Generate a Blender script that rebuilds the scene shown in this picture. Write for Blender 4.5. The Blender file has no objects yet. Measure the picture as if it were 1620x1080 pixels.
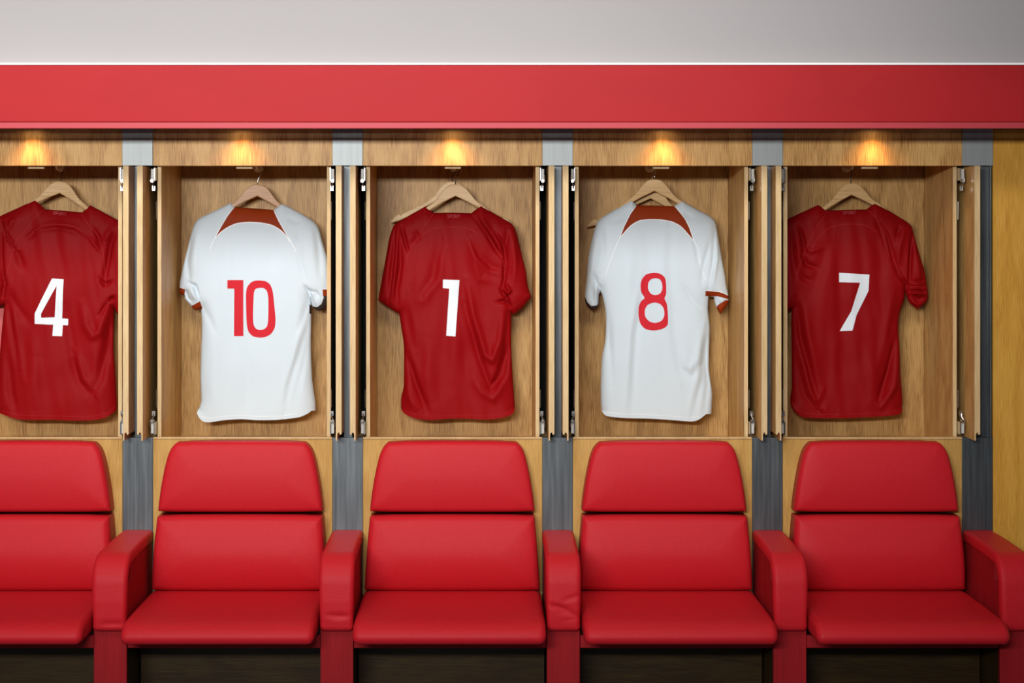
import bpy, bmesh, math, random
import numpy as np
from mathutils import Vector, noise
from mathutils.geometry import delaunay_2d_cdt
random.seed(4)
D0, F, VX, VY, EYE = 6.0, 2846.0, 766.0, 366.0, 1.66
C = bpy.context.scene.collection

def X(px, Y): return (px-VX)*(D0+Y)/F
def Z(py, Y): return EYE-(py-VY)*(D0+Y)/F

# ------------------------------------------------------------------ materials
def new_mat(name):
    m = bpy.data.materials.new(name); m.use_nodes = True
    nt = m.node_tree; b = nt.nodes['Principled BSDF']
    return m, nt, b
def N(nt, t, **kw):
    n = nt.nodes.new(t)
    for k, v in kw.items():
        if k in n.inputs: n.inputs[k].default_value = v
        else: setattr(n, k, v)
    return n
def pos_mapped(nt, scale, local=False):
    if local:
        tc = N(nt, 'ShaderNodeTexCoord'); out = tc.outputs['Object']
    else:
        tc = N(nt, 'ShaderNodeNewGeometry'); out = tc.outputs['Position']
    mp = N(nt, 'ShaderNodeMapping'); mp.inputs['Scale'].default_value = scale
    nt.links.new(out, mp.inputs['Vector']); return mp
def ramp(nt, stops):
    r = N(nt, 'ShaderNodeValToRGB'); e = r.color_ramp.elements
    while len(e) < len(stops): e.new(0.5)
    for i, (p, c) in enumerate(stops): e[i].position = p; e[i].color = (*c, 1)
    return r
def wood(name, dark, mid, light, axis='z', rough=.42, fine=1.0):
    m, nt, b = new_mat(name)
    k = {'z': (1, 1, .035), 'x': (.035, 1, 1)}[axis]
    mp = pos_mapped(nt, tuple(v*430*fine for v in k))
    n1 = N(nt, 'ShaderNodeTexNoise', Scale=1.0, Detail=3.0, Roughness=.6); nt.links.new(mp.outputs[0], n1.inputs['Vector'])
    mp2 = pos_mapped(nt, tuple(v*9 for v in {'z': (1, 1, .22), 'x': (.22, 1, 1)}[axis]))
    n2 = N(nt, 'ShaderNodeTexNoise', Scale=1.0, Detail=2.0, Distortion=.4); nt.links.new(mp2.outputs[0], n2.inputs['Vector'])
    mm = N(nt, 'ShaderNodeMath', operation='MULTIPLY'); mm.inputs[1].default_value = 22.0; nt.links.new(n2.outputs[0], mm.inputs[0])
    sn = N(nt, 'ShaderNodeMath', operation='SINE'); nt.links.new(mm.outputs[0], sn.inputs[0])
    ma = N(nt, 'ShaderNodeMath', operation='MULTIPLY_ADD'); ma.inputs[1].default_value = .07; nt.links.new(sn.outputs[0], ma.inputs[0]); nt.links.new(n1.outputs[0], ma.inputs[2])
    r = ramp(nt, [(.30, dark), (.5, mid), (.70, light)]); nt.links.new(ma.outputs[0], r.inputs[0])
    nt.links.new(r.outputs[0], b.inputs['Base Color']); b.inputs['Roughness'].default_value = rough; b.inputs['Specular IOR Level'].default_value = .22
    bp = N(nt, 'ShaderNodeBump', Strength=.12, Distance=.001); nt.links.new(n1.outputs[0], bp.inputs['Height']); nt.links.new(bp.outputs[0], b.inputs['Normal'])
    return m
def plain(name, col, rough=.5, metal=0, bump=0, bscale=300, var=0, vscale=(3, 3, 3), spec=None, sheen=0):
    m, nt, b = new_mat(name)
    b.inputs['Base Color'].default_value = (*col, 1); b.inputs['Roughness'].default_value = rough; b.inputs['Metallic'].default_value = metal
    if spec is not None: b.inputs['Specular IOR Level'].default_value = spec
    if sheen: b.inputs['Sheen Weight'].default_value = sheen; b.inputs['Sheen Roughness'].default_value = .4
    if bump:
        mp = pos_mapped(nt, (bscale,)*3); n = N(nt, 'ShaderNodeTexNoise', Scale=1.0, Detail=2.0); nt.links.new(mp.outputs[0], n.inputs['Vector'])
        bp = N(nt, 'ShaderNodeBump', Strength=bump, Distance=.001); nt.links.new(n.outputs[0], bp.inputs['Height']); nt.links.new(bp.outputs[0], b.inputs['Normal'])
    if var:
        mp = pos_mapped(nt, vscale); n = N(nt, 'ShaderNodeTexNoise', Scale=1.0, Detail=3.0); nt.links.new(mp.outputs[0], n.inputs['Vector'])
        r = ramp(nt, [(.3, tuple(c*(1-var) for c in col)), (.7, tuple(min(1, c*(1+var)) for c in col))]); nt.links.new(n.outputs[0], r.inputs[0]); nt.links.new(r.outputs[0], b.inputs['Base Color'])
    return m
M = {}
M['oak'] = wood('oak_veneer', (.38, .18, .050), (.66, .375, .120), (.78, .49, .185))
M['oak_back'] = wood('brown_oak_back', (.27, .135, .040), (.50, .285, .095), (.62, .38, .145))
M['oak_edge'] = wood('oak_edging', (.56, .38, .17), (.66, .46, .23), (.74, .54, .29), rough=.5)
M['oak_gold'] = wood('golden_oak', (.55, .25, .032), (.68, .34, .050), (.76, .41, .075))
M['oak_low'] = wood('pale_golden_oak', (.44, .235, .055), (.55, .32, .085), (.63, .39, .12))
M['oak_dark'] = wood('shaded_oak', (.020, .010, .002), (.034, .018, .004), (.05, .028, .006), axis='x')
M['steel'] = plain('brushed_steel', (.125, .138, .145), .46, .95, var=.28, vscale=(90, 90, 4))
M['steel_lit'] = plain('lit_brushed_steel', (.33, .36, .355), .5, .45, var=.06, vscale=(90, 90, 4))  # same steel, paler and less metallic: light caught by top blocks painted in
M['leather'] = plain('red_leather', (.56, .014, .022), .42, bump=.8, bscale=420, spec=.16)
M['red_paint'] = plain('red_painted_board', (.37, .012, .015), .55, var=.05, vscale=(2, 2, 5), spec=.15)
M['red_lip'] = plain('light_red_lip', (.44, .040, .052), .5, spec=.3)
M['red_wood'] = plain('red_stained_wood', (.31, .009, .013), .6, spec=.15, var=.12, vscale=(140, 140, 4))
M['shirt_red'] = plain('red_jersey_cloth', (.27, .0022, .004), .58, bump=.12, bscale=900, spec=.10)
M['seam_red'] = plain('red_seam_thread', (.42, .022, .028), .7, spec=.05)
M['text_red'] = plain('red_collar_print', (.50, .09, .10), .55)
M['shirt_white'] = plain('white_jersey_cloth', (.62, .71, .76), .6, bump=.1, bscale=900, spec=.2)
M['seam_white'] = plain('white_piping', (.90, .92, .93), .5)
M['rust'] = plain('rust_brown_cloth', (.27, .033, .005), .6, bump=.1, bscale=900, spec=.1)
M['cuff_dark'] = plain('dark_cuff_cloth', (.025, .015, .013), .7)
M['print_red'] = plain('red_number_print', (.60, .020, .032), .6, spec=.1)
M['print_white'] = plain('white_number_print', (.78, .84, .88), .5, spec=.3)
M['hanger'] = wood('pale_hanger_wood', (.52, .32, .13), (.64, .42, .19), (.72, .50, .25), axis='x', rough=.35, fine=.5)
M['hanger_brown'] = wood('honey_hanger_wood', (.42, .22, .10), (.50, .28, .13), (.58, .35, .18), axis='x', rough=.35, fine=.5)
M['chrome'] = plain('chrome', (.50, .49, .47), .25, 1)
M['brass'] = plain('brass', (1, .90, .70), .4, .0)
M['black_wire'] = plain('black_wire', (.03, .02, .018), .4, .3)
M['black'] = plain('black_lining', (.012, .011, .010), .8)
M['nylon'] = plain('cream_nylon', (.55, .55, .50), .5)
M['grey_wall'] = plain('grey_painted_wall', (.345, .320, .317), .75, var=.02, vscale=(1, 1, 2))
M['dark_wall'] = plain('dark_far_wall', (.16, .17, .18), .8)
M['white'] = plain('white_trim_paint', (.88, .88, .86), .6)
M['salmon'] = plain('salmon_cloth', (.80, .17, .17), .8)
M['floor'] = plain('grey_floor', (.12, .17, .22), .55, var=.1)
M['ceiling'] = plain('white_ceiling', (.75, .75, .75), .8)
m, nt, b = new_mat('warm_bulb'); b.inputs['Emission Color'].default_value = (1, .72, .42, 1); b.inputs['Emission Strength'].default_value = 12; M['bulb'] = m
m, nt, b = new_mat('lamp_diffuser'); b.inputs['Emission Color'].default_value = (1, .98, .95, 1); b.inputs['Emission Strength'].default_value = 3; M['diffuser'] = m

# ------------------------------------------------------------------ helpers
def obj(name, verts, faces, mat, parent=None, smooth=False, mats=None, midx=None):
    me = bpy.data.meshes.new(name); me.from_pydata([tuple(map(float, v)) for v in verts], [], faces)
    if mats:
        for mm in mats: me.materials.append(mm)
        if midx is not None: me.polygons.foreach_set('material_index', midx)
    else: me.materials.append(mat)
    if smooth: me.polygons.foreach_set('use_smooth', [True]*len(me.polygons))
    me.update()
    o = bpy.data.objects.new(name, me); C.objects.link(o)
    if parent: o.parent = parent
    return o
def bev(o, w, seg=2):
    md = o.modifiers.new('bevel', 'BEVEL'); md.width = w; md.segments = seg; md.limit_method = 'ANGLE'; md.angle_limit = math.radians(40)
    return o
class MB:
    def __init__(s): s.v = []; s.f = []; s.mi = []
    def add(s, v, f, mi=0):
        n = len(s.v); s.v += [tuple(p) for p in v]; s.f += [tuple(i+n for i in q) for q in f]; s.mi += [mi]*len(f); return s
    def box(s, x0, x1, y0, y1, z0, z1, mi=0):
        v = [(x0,y0,z0),(x1,y0,z0),(x1,y1,z0),(x0,y1,z0),(x0,y0,z1),(x1,y0,z1),(x1,y1,z1),(x0,y1,z1)]
        return s.add(v, [(0,3,2,1),(4,5,6,7),(0,1,5,4),(1,2,6,5),(2,3,7,6),(3,0,4,7)], mi)
    def tube(s, pts, r, n=10, closed=False, mi=0):
        pts = [Vector(p) for p in pts]; m_ = len(pts); rings = []
        up = Vector((0, 0, 1)); prev = None
        for i, p in enumerate(pts):
            a = pts[(i-1) % m_] if (closed or i > 0) else p; b_ = pts[(i+1) % m_] if (closed or i < m_-1) else p
            t = (b_-a).normalized()
            if prev is None:
                u = t.cross(up)
                if u.length < .1: u = t.cross(Vector((0, 1, 0)))
            else: u = prev-t*prev.dot(t)
            u.normalize(); prev = u; w = t.cross(u)
            rr = r[i] if isinstance(r, (list, tuple)) else r
            rings.append([p+(u*math.cos(2*math.pi*k/n)+w*math.sin(2*math.pi*k/n))*rr for k in range(n)])
        v = [q for R in rings for q in R]; f = []
        for i in range(m_ if closed else m_-1):
            j = (i+1) % m_
            for k in range(n): f.append((i*n+k, i*n+(k+1) % n, j*n+(k+1) % n, j*n+k))
        if not closed: f.append(tuple(range(n))[::-1]); f.append(tuple((m_-1)*n+k for k in range(n)))
        return s.add(v, f, mi)
    def cyl(s, c, r, h, axis='y', n=24, mi=0):
        d = {'x': Vector((1,0,0)), 'y': Vector((0,1,0)), 'z': Vector((0,0,1))}[axis]; c = Vector(c)
        return s.tube([c-d*h/2, c+d*h/2], r, n, False, mi)
    def prism(s, poly, y0, y1, mi=0):          # polygon in (x, z)
        n = len(poly); v = [(x, y0, z) for x, z in poly]+[(x, y1, z) for x, z in poly]
        f = [tuple(range(n)), tuple(range(2*n-1, n-1, -1))]+[(i, n+i, n+(i+1) % n, (i+1) % n) for i in range(n)]
        return s.add(v, f, mi)
    def build(s, name, mat, parent=None, smooth=False, mats=None):
        o = obj(name, s.v, s.f, mat, parent, smooth, mats, s.mi if mats else None)
        bm = bmesh.new(); bm.from_mesh(o.data); bmesh.ops.recalc_face_normals(bm, faces=bm.faces); bm.to_mesh(o.data); bm.free()
        return o
def thing(name, label, cat, loc=(0,0,0), group=None):
    o = bpy.data.objects.new(name, None); C.objects.link(o); o.location = loc; o.empty_display_size = .1
    return tag(o, label, cat, group)
def tag(o, label, cat, group=None):
    o['label'] = label; o['category'] = cat
    if group: o['group'] = group
    return o
def struct(o): o['kind'] = 'structure'; return o
def copy_tree(o, parent=None):
    c = o.copy(); C.objects.link(c); c.parent = parent
    for ch in [q for q in bpy.data.objects if q.parent == o]: copy_tree(ch, c)
    return c
def offset_poly(poly, d):
    """closed polygon, counter-clockwise or clockwise, moved inward by d along vertex normals"""
    P = np.array(poly, float); n = len(P)
    area = .5*np.sum(P[:, 0]*np.roll(P[:, 1], -1)-np.roll(P[:, 0], -1)*P[:, 1])
    e = np.roll(P, -1, 0)-P; L = np.linalg.norm(e, axis=1, keepdims=True); e = e/np.maximum(L, 1e-9)
    nn = np.stack([-e[:, 1], e[:, 0]], 1)*(1 if area > 0 else -1)
    v = nn+np.roll(nn, 1, 0); l2 = np.sum(v*v, 1, keepdims=True); v = 2*v/np.maximum(l2, .5)
    return P+v*d
def chaikin(poly, n=2, closed=True):
    P = [tuple(p) for p in poly]
    for _ in range(n):
        Q = []; m_ = len(P)
        if not closed: Q.append(P[0])
        for i in range(m_ if closed else m_-1):
            a, b_ = P[i], P[(i+1) % m_]
            Q.append((a[0]*.75+b_[0]*.25, a[1]*.75+b_[1]*.25)); Q.append((a[0]*.25+b_[0]*.75, a[1]*.25+b_[1]*.75))
        if not closed: Q.append(P[-1])
        P = Q
    return P
def sweep_x(profile, hw, r, name, mat, parent, warp=None):
    """solid whose side profile (y, z) runs across from -hw to hw with rounded ends"""
    secs = []
    K = 6
    for k in range(K+1):
        a = math.pi/2*k/K; secs.append((-hw+r*(1-math.sin(a)), r*(1-math.cos(a))))
    secs = [(x, r-math.sqrt(max(0, r*r-(r-(x+hw))**2)) if x+hw < r else 0) for x in [-hw+r*(1-math.cos(math.pi/2*k/K)) for k in range(K+1)]]
    mid = [(-hw+r+(2*hw-2*r)*k/12, 0) for k in range(1, 12)]
    secs = secs+mid+[(-x, d) for x, d in reversed(secs)]
    v = []; f = []; n = len(profile)
    for x, d in secs:
        for (y, z) in offset_poly(profile, d): v.append((x, y, z))
    for i in range(len(secs)-1):
        for k in range(n): f.append((i*n+k, i*n+(k+1) % n, (i+1)*n+(k+1) % n, (i+1)*n+k))
    f.append(tuple(range(n))); f.append(tuple((len(secs)-1)*n+k for k in range(n)))
    if warp: v = [warp(*p) for p in v]
    b_ = MB(); b_.add(v, f); return b_.build(name, mat, parent, True)
def seg_dist(P, A, B):
    d = B-A; L = (d*d).sum(1); best = np.full(len(P), 1e9)
    for a, dd, l in zip(A, d, L):
        t = np.clip(((P-a)@dd)/max(l, 1e-12), 0, 1); q = P-a-t[:, None]*dd; best = np.minimum(best, np.sqrt((q*q).sum(1)))
    return best
def inside(P, poly):
    poly = np.array(poly); x, y = P[:, 0], P[:, 1]; r = np.zeros(len(P), bool); n = len(poly)
    for i in range(n):
        x1, y1 = poly[i]; x2, y2 = poly[(i+1) % n]
        if y1 == y2: continue
        c_ = ((y1 > y) != (y2 > y)) & (x < (x2-x1)*(y-y1)/(y2-y1)+x1); r ^= c_
    return r
def resample(poly, step, closed=True):
    out = []; n = len(poly)
    for i in range(n if closed else n-1):
        a, b_ = poly[i], poly[(i+1) % n]; k = max(1, int(round(math.dist(a, b_)/step)))
        for j in range(k): out.append((a[0]+(b_[0]-a[0])*j/k, a[1]+(b_[1]-a[1])*j/k))
    if not closed: out.append(poly[-1])
    return out
def cdt(loops, lines, step, clip, keep_loops=False):
    """triangulate: loops closed constraints, lines open constraints, hex grid inside clip; world coordinates"""
    V = []; E = []
    for lp in loops:
        q = list(lp) if keep_loops else resample(lp, step*.8); n0 = len(V); V += q; E += [(n0+i, n0+(i+1) % len(q)) for i in range(len(q))]
    for ln in lines:
        q = resample(ln, step*.8, False); n0 = len(V); V += q; E += [(n0+i, n0+i+1) for i in range(len(q)-1)]
    B = np.array(V); mn, mx = B.min(0), B.max(0); G = []
    j = 0; y = mn[1]
    while y < mx[1]:
        x = mn[0]+(step/2 if j % 2 else 0)
        G.append(np.stack([np.arange(x, mx[0], step), np.full(len(np.arange(x, mx[0], step)), y)], 1)); y += step*.866; j += 1
    G = np.concatenate(G); G = G[inside(G, clip)]
    A_ = np.array([V[a] for a, b_ in E]); B_ = np.array([V[b_] for a, b_ in E]); G = G[seg_dist(G, A_, B_) > step*.45]
    V = V+[tuple(g) for g in G]
    r = delaunay_2d_cdt([Vector(v) for v in V], E, [], 0, 1e-6)
    P = np.array([tuple(v) for v in r[0]]); T = np.array([f for f in r[2] if len(f) == 3]); return P, T

def pad_xz(outline, yback, yfront, r, bulge, slope, z0, name, mat, parent, inset=None, droop=0):
    """upholstered slab: outline (x, z), rounded front edge, bulging front that leans by slope"""
    inset = inset or r; P0 = [tuple(p) for p in outline]
    loops = [P0]+[[tuple(q) for q in offset_poly(P0, inset*(1-math.cos(math.pi/2*k/6)))] for k in range(1, 7)]
    P, T = cdt(loops, [], .012, loops[-1], keep_loops=True)
    T = T[inside(P[T].mean(1), P0)]
    A = np.array(P0); B = np.roll(A, -1, 0); d = seg_dist(P, A, B); u = np.clip(d/inset, 0, 1)
    y = yfront+r*(1-np.sqrt(1-(1-u)**2))-bulge*(1-np.exp(-np.maximum(0, d-inset*.5)/.045))+slope*(P[:, 1]-z0)+droop*np.clip(1-(P[:, 1]-A[:, 1].min())/.16, 0, 1)**2
    v = [(p[0], yy, p[1]) for p, yy in zip(P, y)]; f = [tuple(int(q) for q in t) for t in T]
    edge = {}
    for t in f:
        for a, b_ in ((t[0], t[1]), (t[1], t[2]), (t[2], t[0])): edge[(a, b_)] = edge.get((a, b_), 0)+1
    bd = [(a, b_) for (a, b_) in edge if (b_, a) not in edge]; m_ = {}
    for a, b_ in bd:
        for q in (a, b_):
            if q not in m_: m_[q] = len(v); v.append((v[q][0], yback, v[q][2]))
    f += [(b_, a, m_[a], m_[b_]) for a, b_ in bd]
    nb = len(v); v.append((float(A[:, 0].mean()), yback, float(A[:, 1].mean()))); f += [(m_[b_], m_[a], nb) for a, b_ in bd]
    b_ = MB(); b_.add(v, f); return b_.build(name, mat, parent, True)

# ------------------------------------------------------------------ room
struct(MB().box(-5, 5, -9.0, .50, -.05, 0).build('floor', M['floor']))
struct(MB().box(-5, 5, -.31, .50, 2.19, 3.0).build('wall_back', M['grey_wall']))
struct(MB().box(-5, 5, .45, .50, 0, 2.19).build('wall_behind_lockers', M['black']))
struct(MB().box(-5, 5, -.353, -.31, 2.183, 2.1895).build('trim_1', M['white']))
struct(MB().box(-5, 5, -9.0, -.31, 3.0, 3.05).build('ceiling', M['ceiling']))
struct(MB().box(-5, 5, -9.05, -9.0, 0, 3.0).build('wall_front', M['dark_wall']))
struct(MB().box(1.697, 3.6, 0, .448, 0, 2.000).build('wall_right', M['oak_gold']))

fa = thing('fascia', '', '', (0, -.35, 1.983))
for nm_, bx, mt_ in (('front_board', (-3.2, 3.2, 0, .798, .021, .199), 'red_paint'), ('lower_lip', (-3.2, 3.2, -.003, .012, 0, .0195), 'red_lip')):
    bev(MB().box(*bx).build(nm_, M[mt_], fa), .002)
tag(fa, 'long red painted fascia board running above all the lockers', 'fascia')

# ------------------------------------------------------------------ lockers
LC = [-1.5054+.7*i for i in range(5)]
NUM = ['4', '10', '1', '8', '7']
HZ0, HZ1, SH = 1.879, 2.0035, .973
def make_locker(loc, label):
    t = thing('locker', label, 'locker', loc, 'open oak lockers in a row')
    bev(MB().box(-.299, .299, 0, .032, HZ0, HZ1).build('header_panel', M['oak'], t), .001)
    for s in (-1, 1):
        a, b_ = sorted((s*.2778, s*.2905))
        m_ = MB().box(a, b_, .0355, .43, SH-.045, 1.96)
        # outer face lined black
        xo = s*.2907; m_.add([(xo, .045, SH+.002), (xo, .43, SH+.002), (xo, .43, 1.954), (xo, .045, 1.954)], [(0, 1, 2, 3)], 1)
        m_.add([(a, .0353, SH+.001), (b_, .0353, SH+.001), (b_, .0353, 1.96), (a, .0353, 1.96)], [(0, 1, 2, 3)], 2)
        m_.build('side_panel', None, t, mats=[M['oak'], M['black'], M['oak_edge']])
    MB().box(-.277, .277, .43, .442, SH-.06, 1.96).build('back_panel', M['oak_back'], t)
    MB().box(-.277, .277, .034, .43, 1.945, 1.96).build('top_panel', M['oak'], t)
    b_ = MB().box(-.277, .277, .016, .43, SH-.056, SH-.043)
    b_.build('bottom_panel', M['oak'], t)
    for xj in (-.12, .17): MB().box(xj-.0008, xj+.0008, .02, .425, SH-.0432, SH-.0425).build('panel_joint', M['black'], t)
    bev(MB().box(-.2985, .2985, -.004, .014, SH-.004, SH+.001).build('edge_strip', M['oak_edge'], t), .0008)
    MB().box(-.2985, .2985, 0, .015, .30, SH-.0045).build('lower_panel', M['oak_low'], t)
    cp = MB().box(-.027, .027, .04, .060, HZ0-.0085, HZ0+.06); bev(cp.build('catch_plate', M['oak_edge'], t), .001)
    for s in (-1, 1):
        xi, xo = s*(.35-.0325), s*(.35-.0138)       # locker-side face, pillar-side face
        z0, z1 = .9735, 1.8755; lip = s*.0045; zn = z0+.024
        poly = [(xi, z1), (xi, z0-.001), (xi+lip, z0-.001), (xi+lip, zn-.006), (xi+lip+s*.0016, zn), (xi+lip+s*.0045, zn+.002), (xi+lip+s*.0075, zn), (xi+lip+s*.0085, zn-.006), (xo, zn-.004), (xo, z1)]
        d = MB().prism(poly, -.085, .195)
        d.add([(x, -.0853, z) for x, z in poly], [tuple(range(len(poly)))], 1)
        dr = d.build('door', None, t, mats=[M['oak'], M['oak_edge']])
        xg = s*.3005
        for zt, sg in ((1.852, -1), (1.005, 1)):
            h = MB()
            h.box(xg-.0045, xg+.0045, -.004, .02, zt-.018, zt+.016, 1)
            h.box(xg-.0075*s-.0012, xg-.0075*s+.0012, -.006, .05, zt-.022, zt+.02)
            h.cyl((xg, -.003, zt+sg*.024), .0055, .02, 'y', 16)
            h.tube([(xg+s*.006, -.002, zt+sg*.004), (xg+s*.0065, -.006, zt+sg*.018), (xg+s*.002, -.006, zt+sg*.028), (xg-s*.003, -.002, zt+sg*.038), (xg-s*.003, 0, zt+sg*.048)], .0022, 8)
            h.box(xg-s*.003-.005, xg-s*.003+.005, 0, .006, zt+sg*.048-.008, zt+sg*.048+.008)
            hh = h.build('hinge', None, dr, mats=[M['chrome'], M['nylon']])
        for za, zb in ((1.70, 1.76), (1.07, 1.13)):
            MB().tube([(s*.2935, .03, za), (s*.2935, .028, zb)], .0012, 8).build('guide_pin', M['chrome'], dr)
    return t
lab = ['open oak locker at the far left holding the red number 4 shirt', 'open oak locker holding the white number 10 shirt', 'open oak locker holding the red number 1 shirt', 'open oak locker holding the white number 8 shirt', 'open oak locker at the right end holding the red number 7 shirt']
lk0 = make_locker((LC[0], 0, 0), lab[0])
for i in range(1, 5):
    c = copy_tree(lk0); c.location = (LC[i], 0, 0); c['label'] = lab[i]

# steel pillars between lockers
PC = [c+.35 for c in LC]
plab = ['brushed steel pillar between the number 4 and number 10 lockers', 'brushed steel pillar between the number 10 and number 1 lockers', 'brushed steel pillar between the number 1 and number 8 lockers', 'brushed steel pillar between the number 8 and number 7 lockers', 'brushed steel pillar at the right end beside the plain oak wall']
for i, c in enumerate(PC):
    t = thing('steel_pillar', plab[i], 'pillar', (c, 0, 0), 'brushed steel pillars between the lockers')
    bev(MB().box(-.0508, .0508, -.006, .03, HZ0, 2.003).build('top_block', M['steel_lit'], t), .001)
    xr = .0475 if i == 4 else .0135
    MB().box(-.0135, xr, .02, .40, SH, HZ0).build('recessed_strip', M['steel'], t)
    if i == 4: bev(MB().box(.043, .0475, .0, .02, SH, HZ0).build('corner_edge', M['steel'], t), .001)
    bev(MB().box(-.0508, .0508, -.001, .03, .45, SH).build('lower_panel', M['steel'], t), .001)
    MB().box(-.062, .045 if i == 4 else .062, .40, .447, SH, 1.96).build('backing_board', M['black'], t)
    MB().box(-.05, .05, .031, .40, SH-.03, SH-.001).build('base_board', M['oak_edge'], t)
    MB().tube([(.02, -.0015, SH-.03), (.02, -.0025, SH-.03)], .0022, 10).build('screw', M['chrome'], t)

# spotlights under the fascia
slab = ['warm spotlight under the red fascia above the number %s locker' % n for n in NUM]
for i, c in enumerate(LC):
    t = thing('spotlight', slab[i], 'light', (c, -.046, 2.004), 'small spotlights under the fascia')
    k = MB(); k.tube([(.019*math.cos(a), .019*math.sin(a), -.001) for a in [2*math.pi*q/28 for q in range(28)]], .0022, 8, True); k.build('rim', M['chrome'], t, True)
    MB().cyl((0, 0, -.001), .0165, .002, 'z', 28).build('bulb', M['bulb'], t)
    for nm, en, sz, bl, col in (('spot_lamp', 1.35, 76, .7, (1, .66, .36)), ('halo_lamp', 1.3, 120, 1.0, (1, .47, .11))):
        L = bpy.data.lights.new(nm, 'SPOT'); L.energy = en; L.color = col; L.spot_size = math.radians(sz); L.spot_blend = bl; L.shadow_soft_size = .006
        lo = bpy.data.objects.new(nm, L); C.objects.link(lo); lo.parent = t; lo.location = (0, 0, -.006)
        if nm == 'spot_lamp': lo.rotation_euler = (math.radians(4), 0, 0)

# ------------------------------------------------------------------ seats
def arc(cx, cz, r, a0, a1, n): return [(cx+r*math.cos(math.radians(a0+(a1-a0)*k/n)), cz+r*math.sin(math.radians(a0+(a1-a0)*k/n))) for k in range(n+1)]
def dense(poly, step):
    out = []
    for i in range(len(poly)):
        a, b_ = poly[i], poly[(i+1) % len(poly)]; L = math.dist(a, b_); k = max(1, int(L/step))
        for j in range(k): out.append((a[0]+(b_[0]-a[0])*j/k, a[1]+(b_[1]-a[1])*j/k))
    return out
def make_seat(loc, label):
    t = thing('bench_seat', label, 'seat', loc, 'red leather seats in a row')
    hr = [(-.270, .734), (-.2725, .742), (-.262, .822), (-.2480, .895), (-.236, .935), (-.222, .954), (-.208, .964), (0, .9665), (.208, .964), (.222, .954), (.236, .935), (.2480, .895), (.262, .822), (.2725, .742), (.270, .734), (0, .733)]
    hr = dense(chaikin(hr, 1), .012)
    pad_xz(hr, -.002, -.082, .020, .010, .10, .74, 'headrest', M['leather'], t, .014, .012)
    lb = [(-.288, .478), (-.2885, .49), (-.2725, .715), (-.268, .725), (0, .727), (.268, .725), (.2725, .715), (.2885, .49), (.288, .478), (0, .476)]
    lb = dense(chaikin(lb, 1), .012)
    pad_xz(lb, -.002, -.098, .024, .012, .19, .70, 'backrest', M['leather'], t, .018, .046)
    # seat cushion side profile (y, z)
    pr = [(-.02, .415)]+[(-.02, .476)]+[(-.10, .480)]+[(-.2, .481), (-.35, .482), (-.45, .481), (-.52, .479)]+[(-.553+0, .4735), (-.575, .462), (-.588, .445), (-.589, .430), (-.580, .417), (-.566, .412)]+[(-.4, .412), (-.2, .413)]
    pr = dense(chaikin(pr, 2), .012)
    sweep_x(pr, .2925, .022, 'seat_cushion', M['leather'], t)
    bev(MB().box(-.2975, .2975, -.436, -.415, .372, .4105).build('seat_rail', M['red_wood'], t), .002)
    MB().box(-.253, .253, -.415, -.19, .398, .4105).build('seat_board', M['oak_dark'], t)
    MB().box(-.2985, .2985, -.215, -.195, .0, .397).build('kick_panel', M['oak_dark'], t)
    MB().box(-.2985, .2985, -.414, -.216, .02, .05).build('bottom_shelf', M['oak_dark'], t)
    return t
sl = ['red leather seat below the number 4 shirt, cut by the left edge', 'red leather seat below the white number 10 shirt', 'red leather seat below the red number 1 shirt', 'red leather seat below the white number 8 shirt', 'red leather seat below the number 7 shirt, last at the right']
st0 = make_seat((LC[0], 0, 0), sl[0])
for i in range(1, 5):
    c = copy_tree(st0); c.location = (LC[i], 0, 0); c['label'] = sl[i]
def pad_profile():
    th = .040; zt = .665; yf = -.462; R = .095; zb = .4285
    out = [(.0-.001, zt)]+[(-.08, zt+.001), (-.2, zt), (-.3, zt-.003)]
    out += [(yf+R+R*math.cos(a)*1.0, zt-R-.005+R*math.sin(a)) for a in [math.radians(91+88*k/27) for k in range(28)]]
    out += [(yf-.003, .52), (yf-.002, .47), (yf+.001, .438), (yf+.008, zb)]
    inn = [(yf+.030, zb), (yf+th, .44), (yf+th, .5), (yf+th, .55)]
    r = R-th
    inn += [(yf+R+r*math.cos(a), zt-R-.005+r*math.sin(a)) for a in [math.radians(178-86*k/15) for k in range(16)]]
    inn += [(-.2, zt-th), (-.001, zt-th)]
    return out+inn
def make_arm(loc, label, crease):
    t = thing('armrest', label, 'armrest', loc, 'red padded armrests between the seats')
    def warp(x, y, z):
        # slight sag and creases of the leather
        s = 0
        for (zc, xs, am, tilt) in crease:
            s += am*math.exp(-((z-zc-tilt*x)/.006)**2)*max(0, 1-((x-xs)/.04)**2)
        if y < -.40 and z < .6: y += s
        g_ = min(1, max(0, (-y-.25)/.15)); k = 1+.03*math.exp(-((z-.60)/.06)**2)*g_*g_*(3-2*g_)-.035*math.exp(-((z-.47)/.03)**2)
        return (x*k, y, z)
    pp = dense(pad_profile(), .006 if crease else .010)
    sweep_x(pp, .0525, .014, 'arm_pad', M['leather'], t, warp)
    s = MB().box(-.0485, .0485, -.421, -.212, .38, .57); s.box(-.0485, .0485, -.372, -.212, .57, .632); s.box(-.0485, .0485, -.209, -.002, .38, .632); s.box(-.045, .045, -.22, -.2, .38, .63)
    s.build('side_panel', M['red_wood'], t)
    bev(MB().box(-.0508, .0508, -.442, -.424, 0, .4295).build('post', M['red_wood'], t), .0015)
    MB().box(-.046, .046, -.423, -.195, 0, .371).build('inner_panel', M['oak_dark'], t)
    return t
al = ['red padded armrest between the seats under shirts 4 and 10', 'red padded armrest between the seats under shirts 10 and 1', 'creased red padded armrest between the seats under shirts 1 and 8', 'red padded armrest between the seats under shirts 8 and 7', 'red padded armrest at the right end, cut by the right edge']
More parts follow.
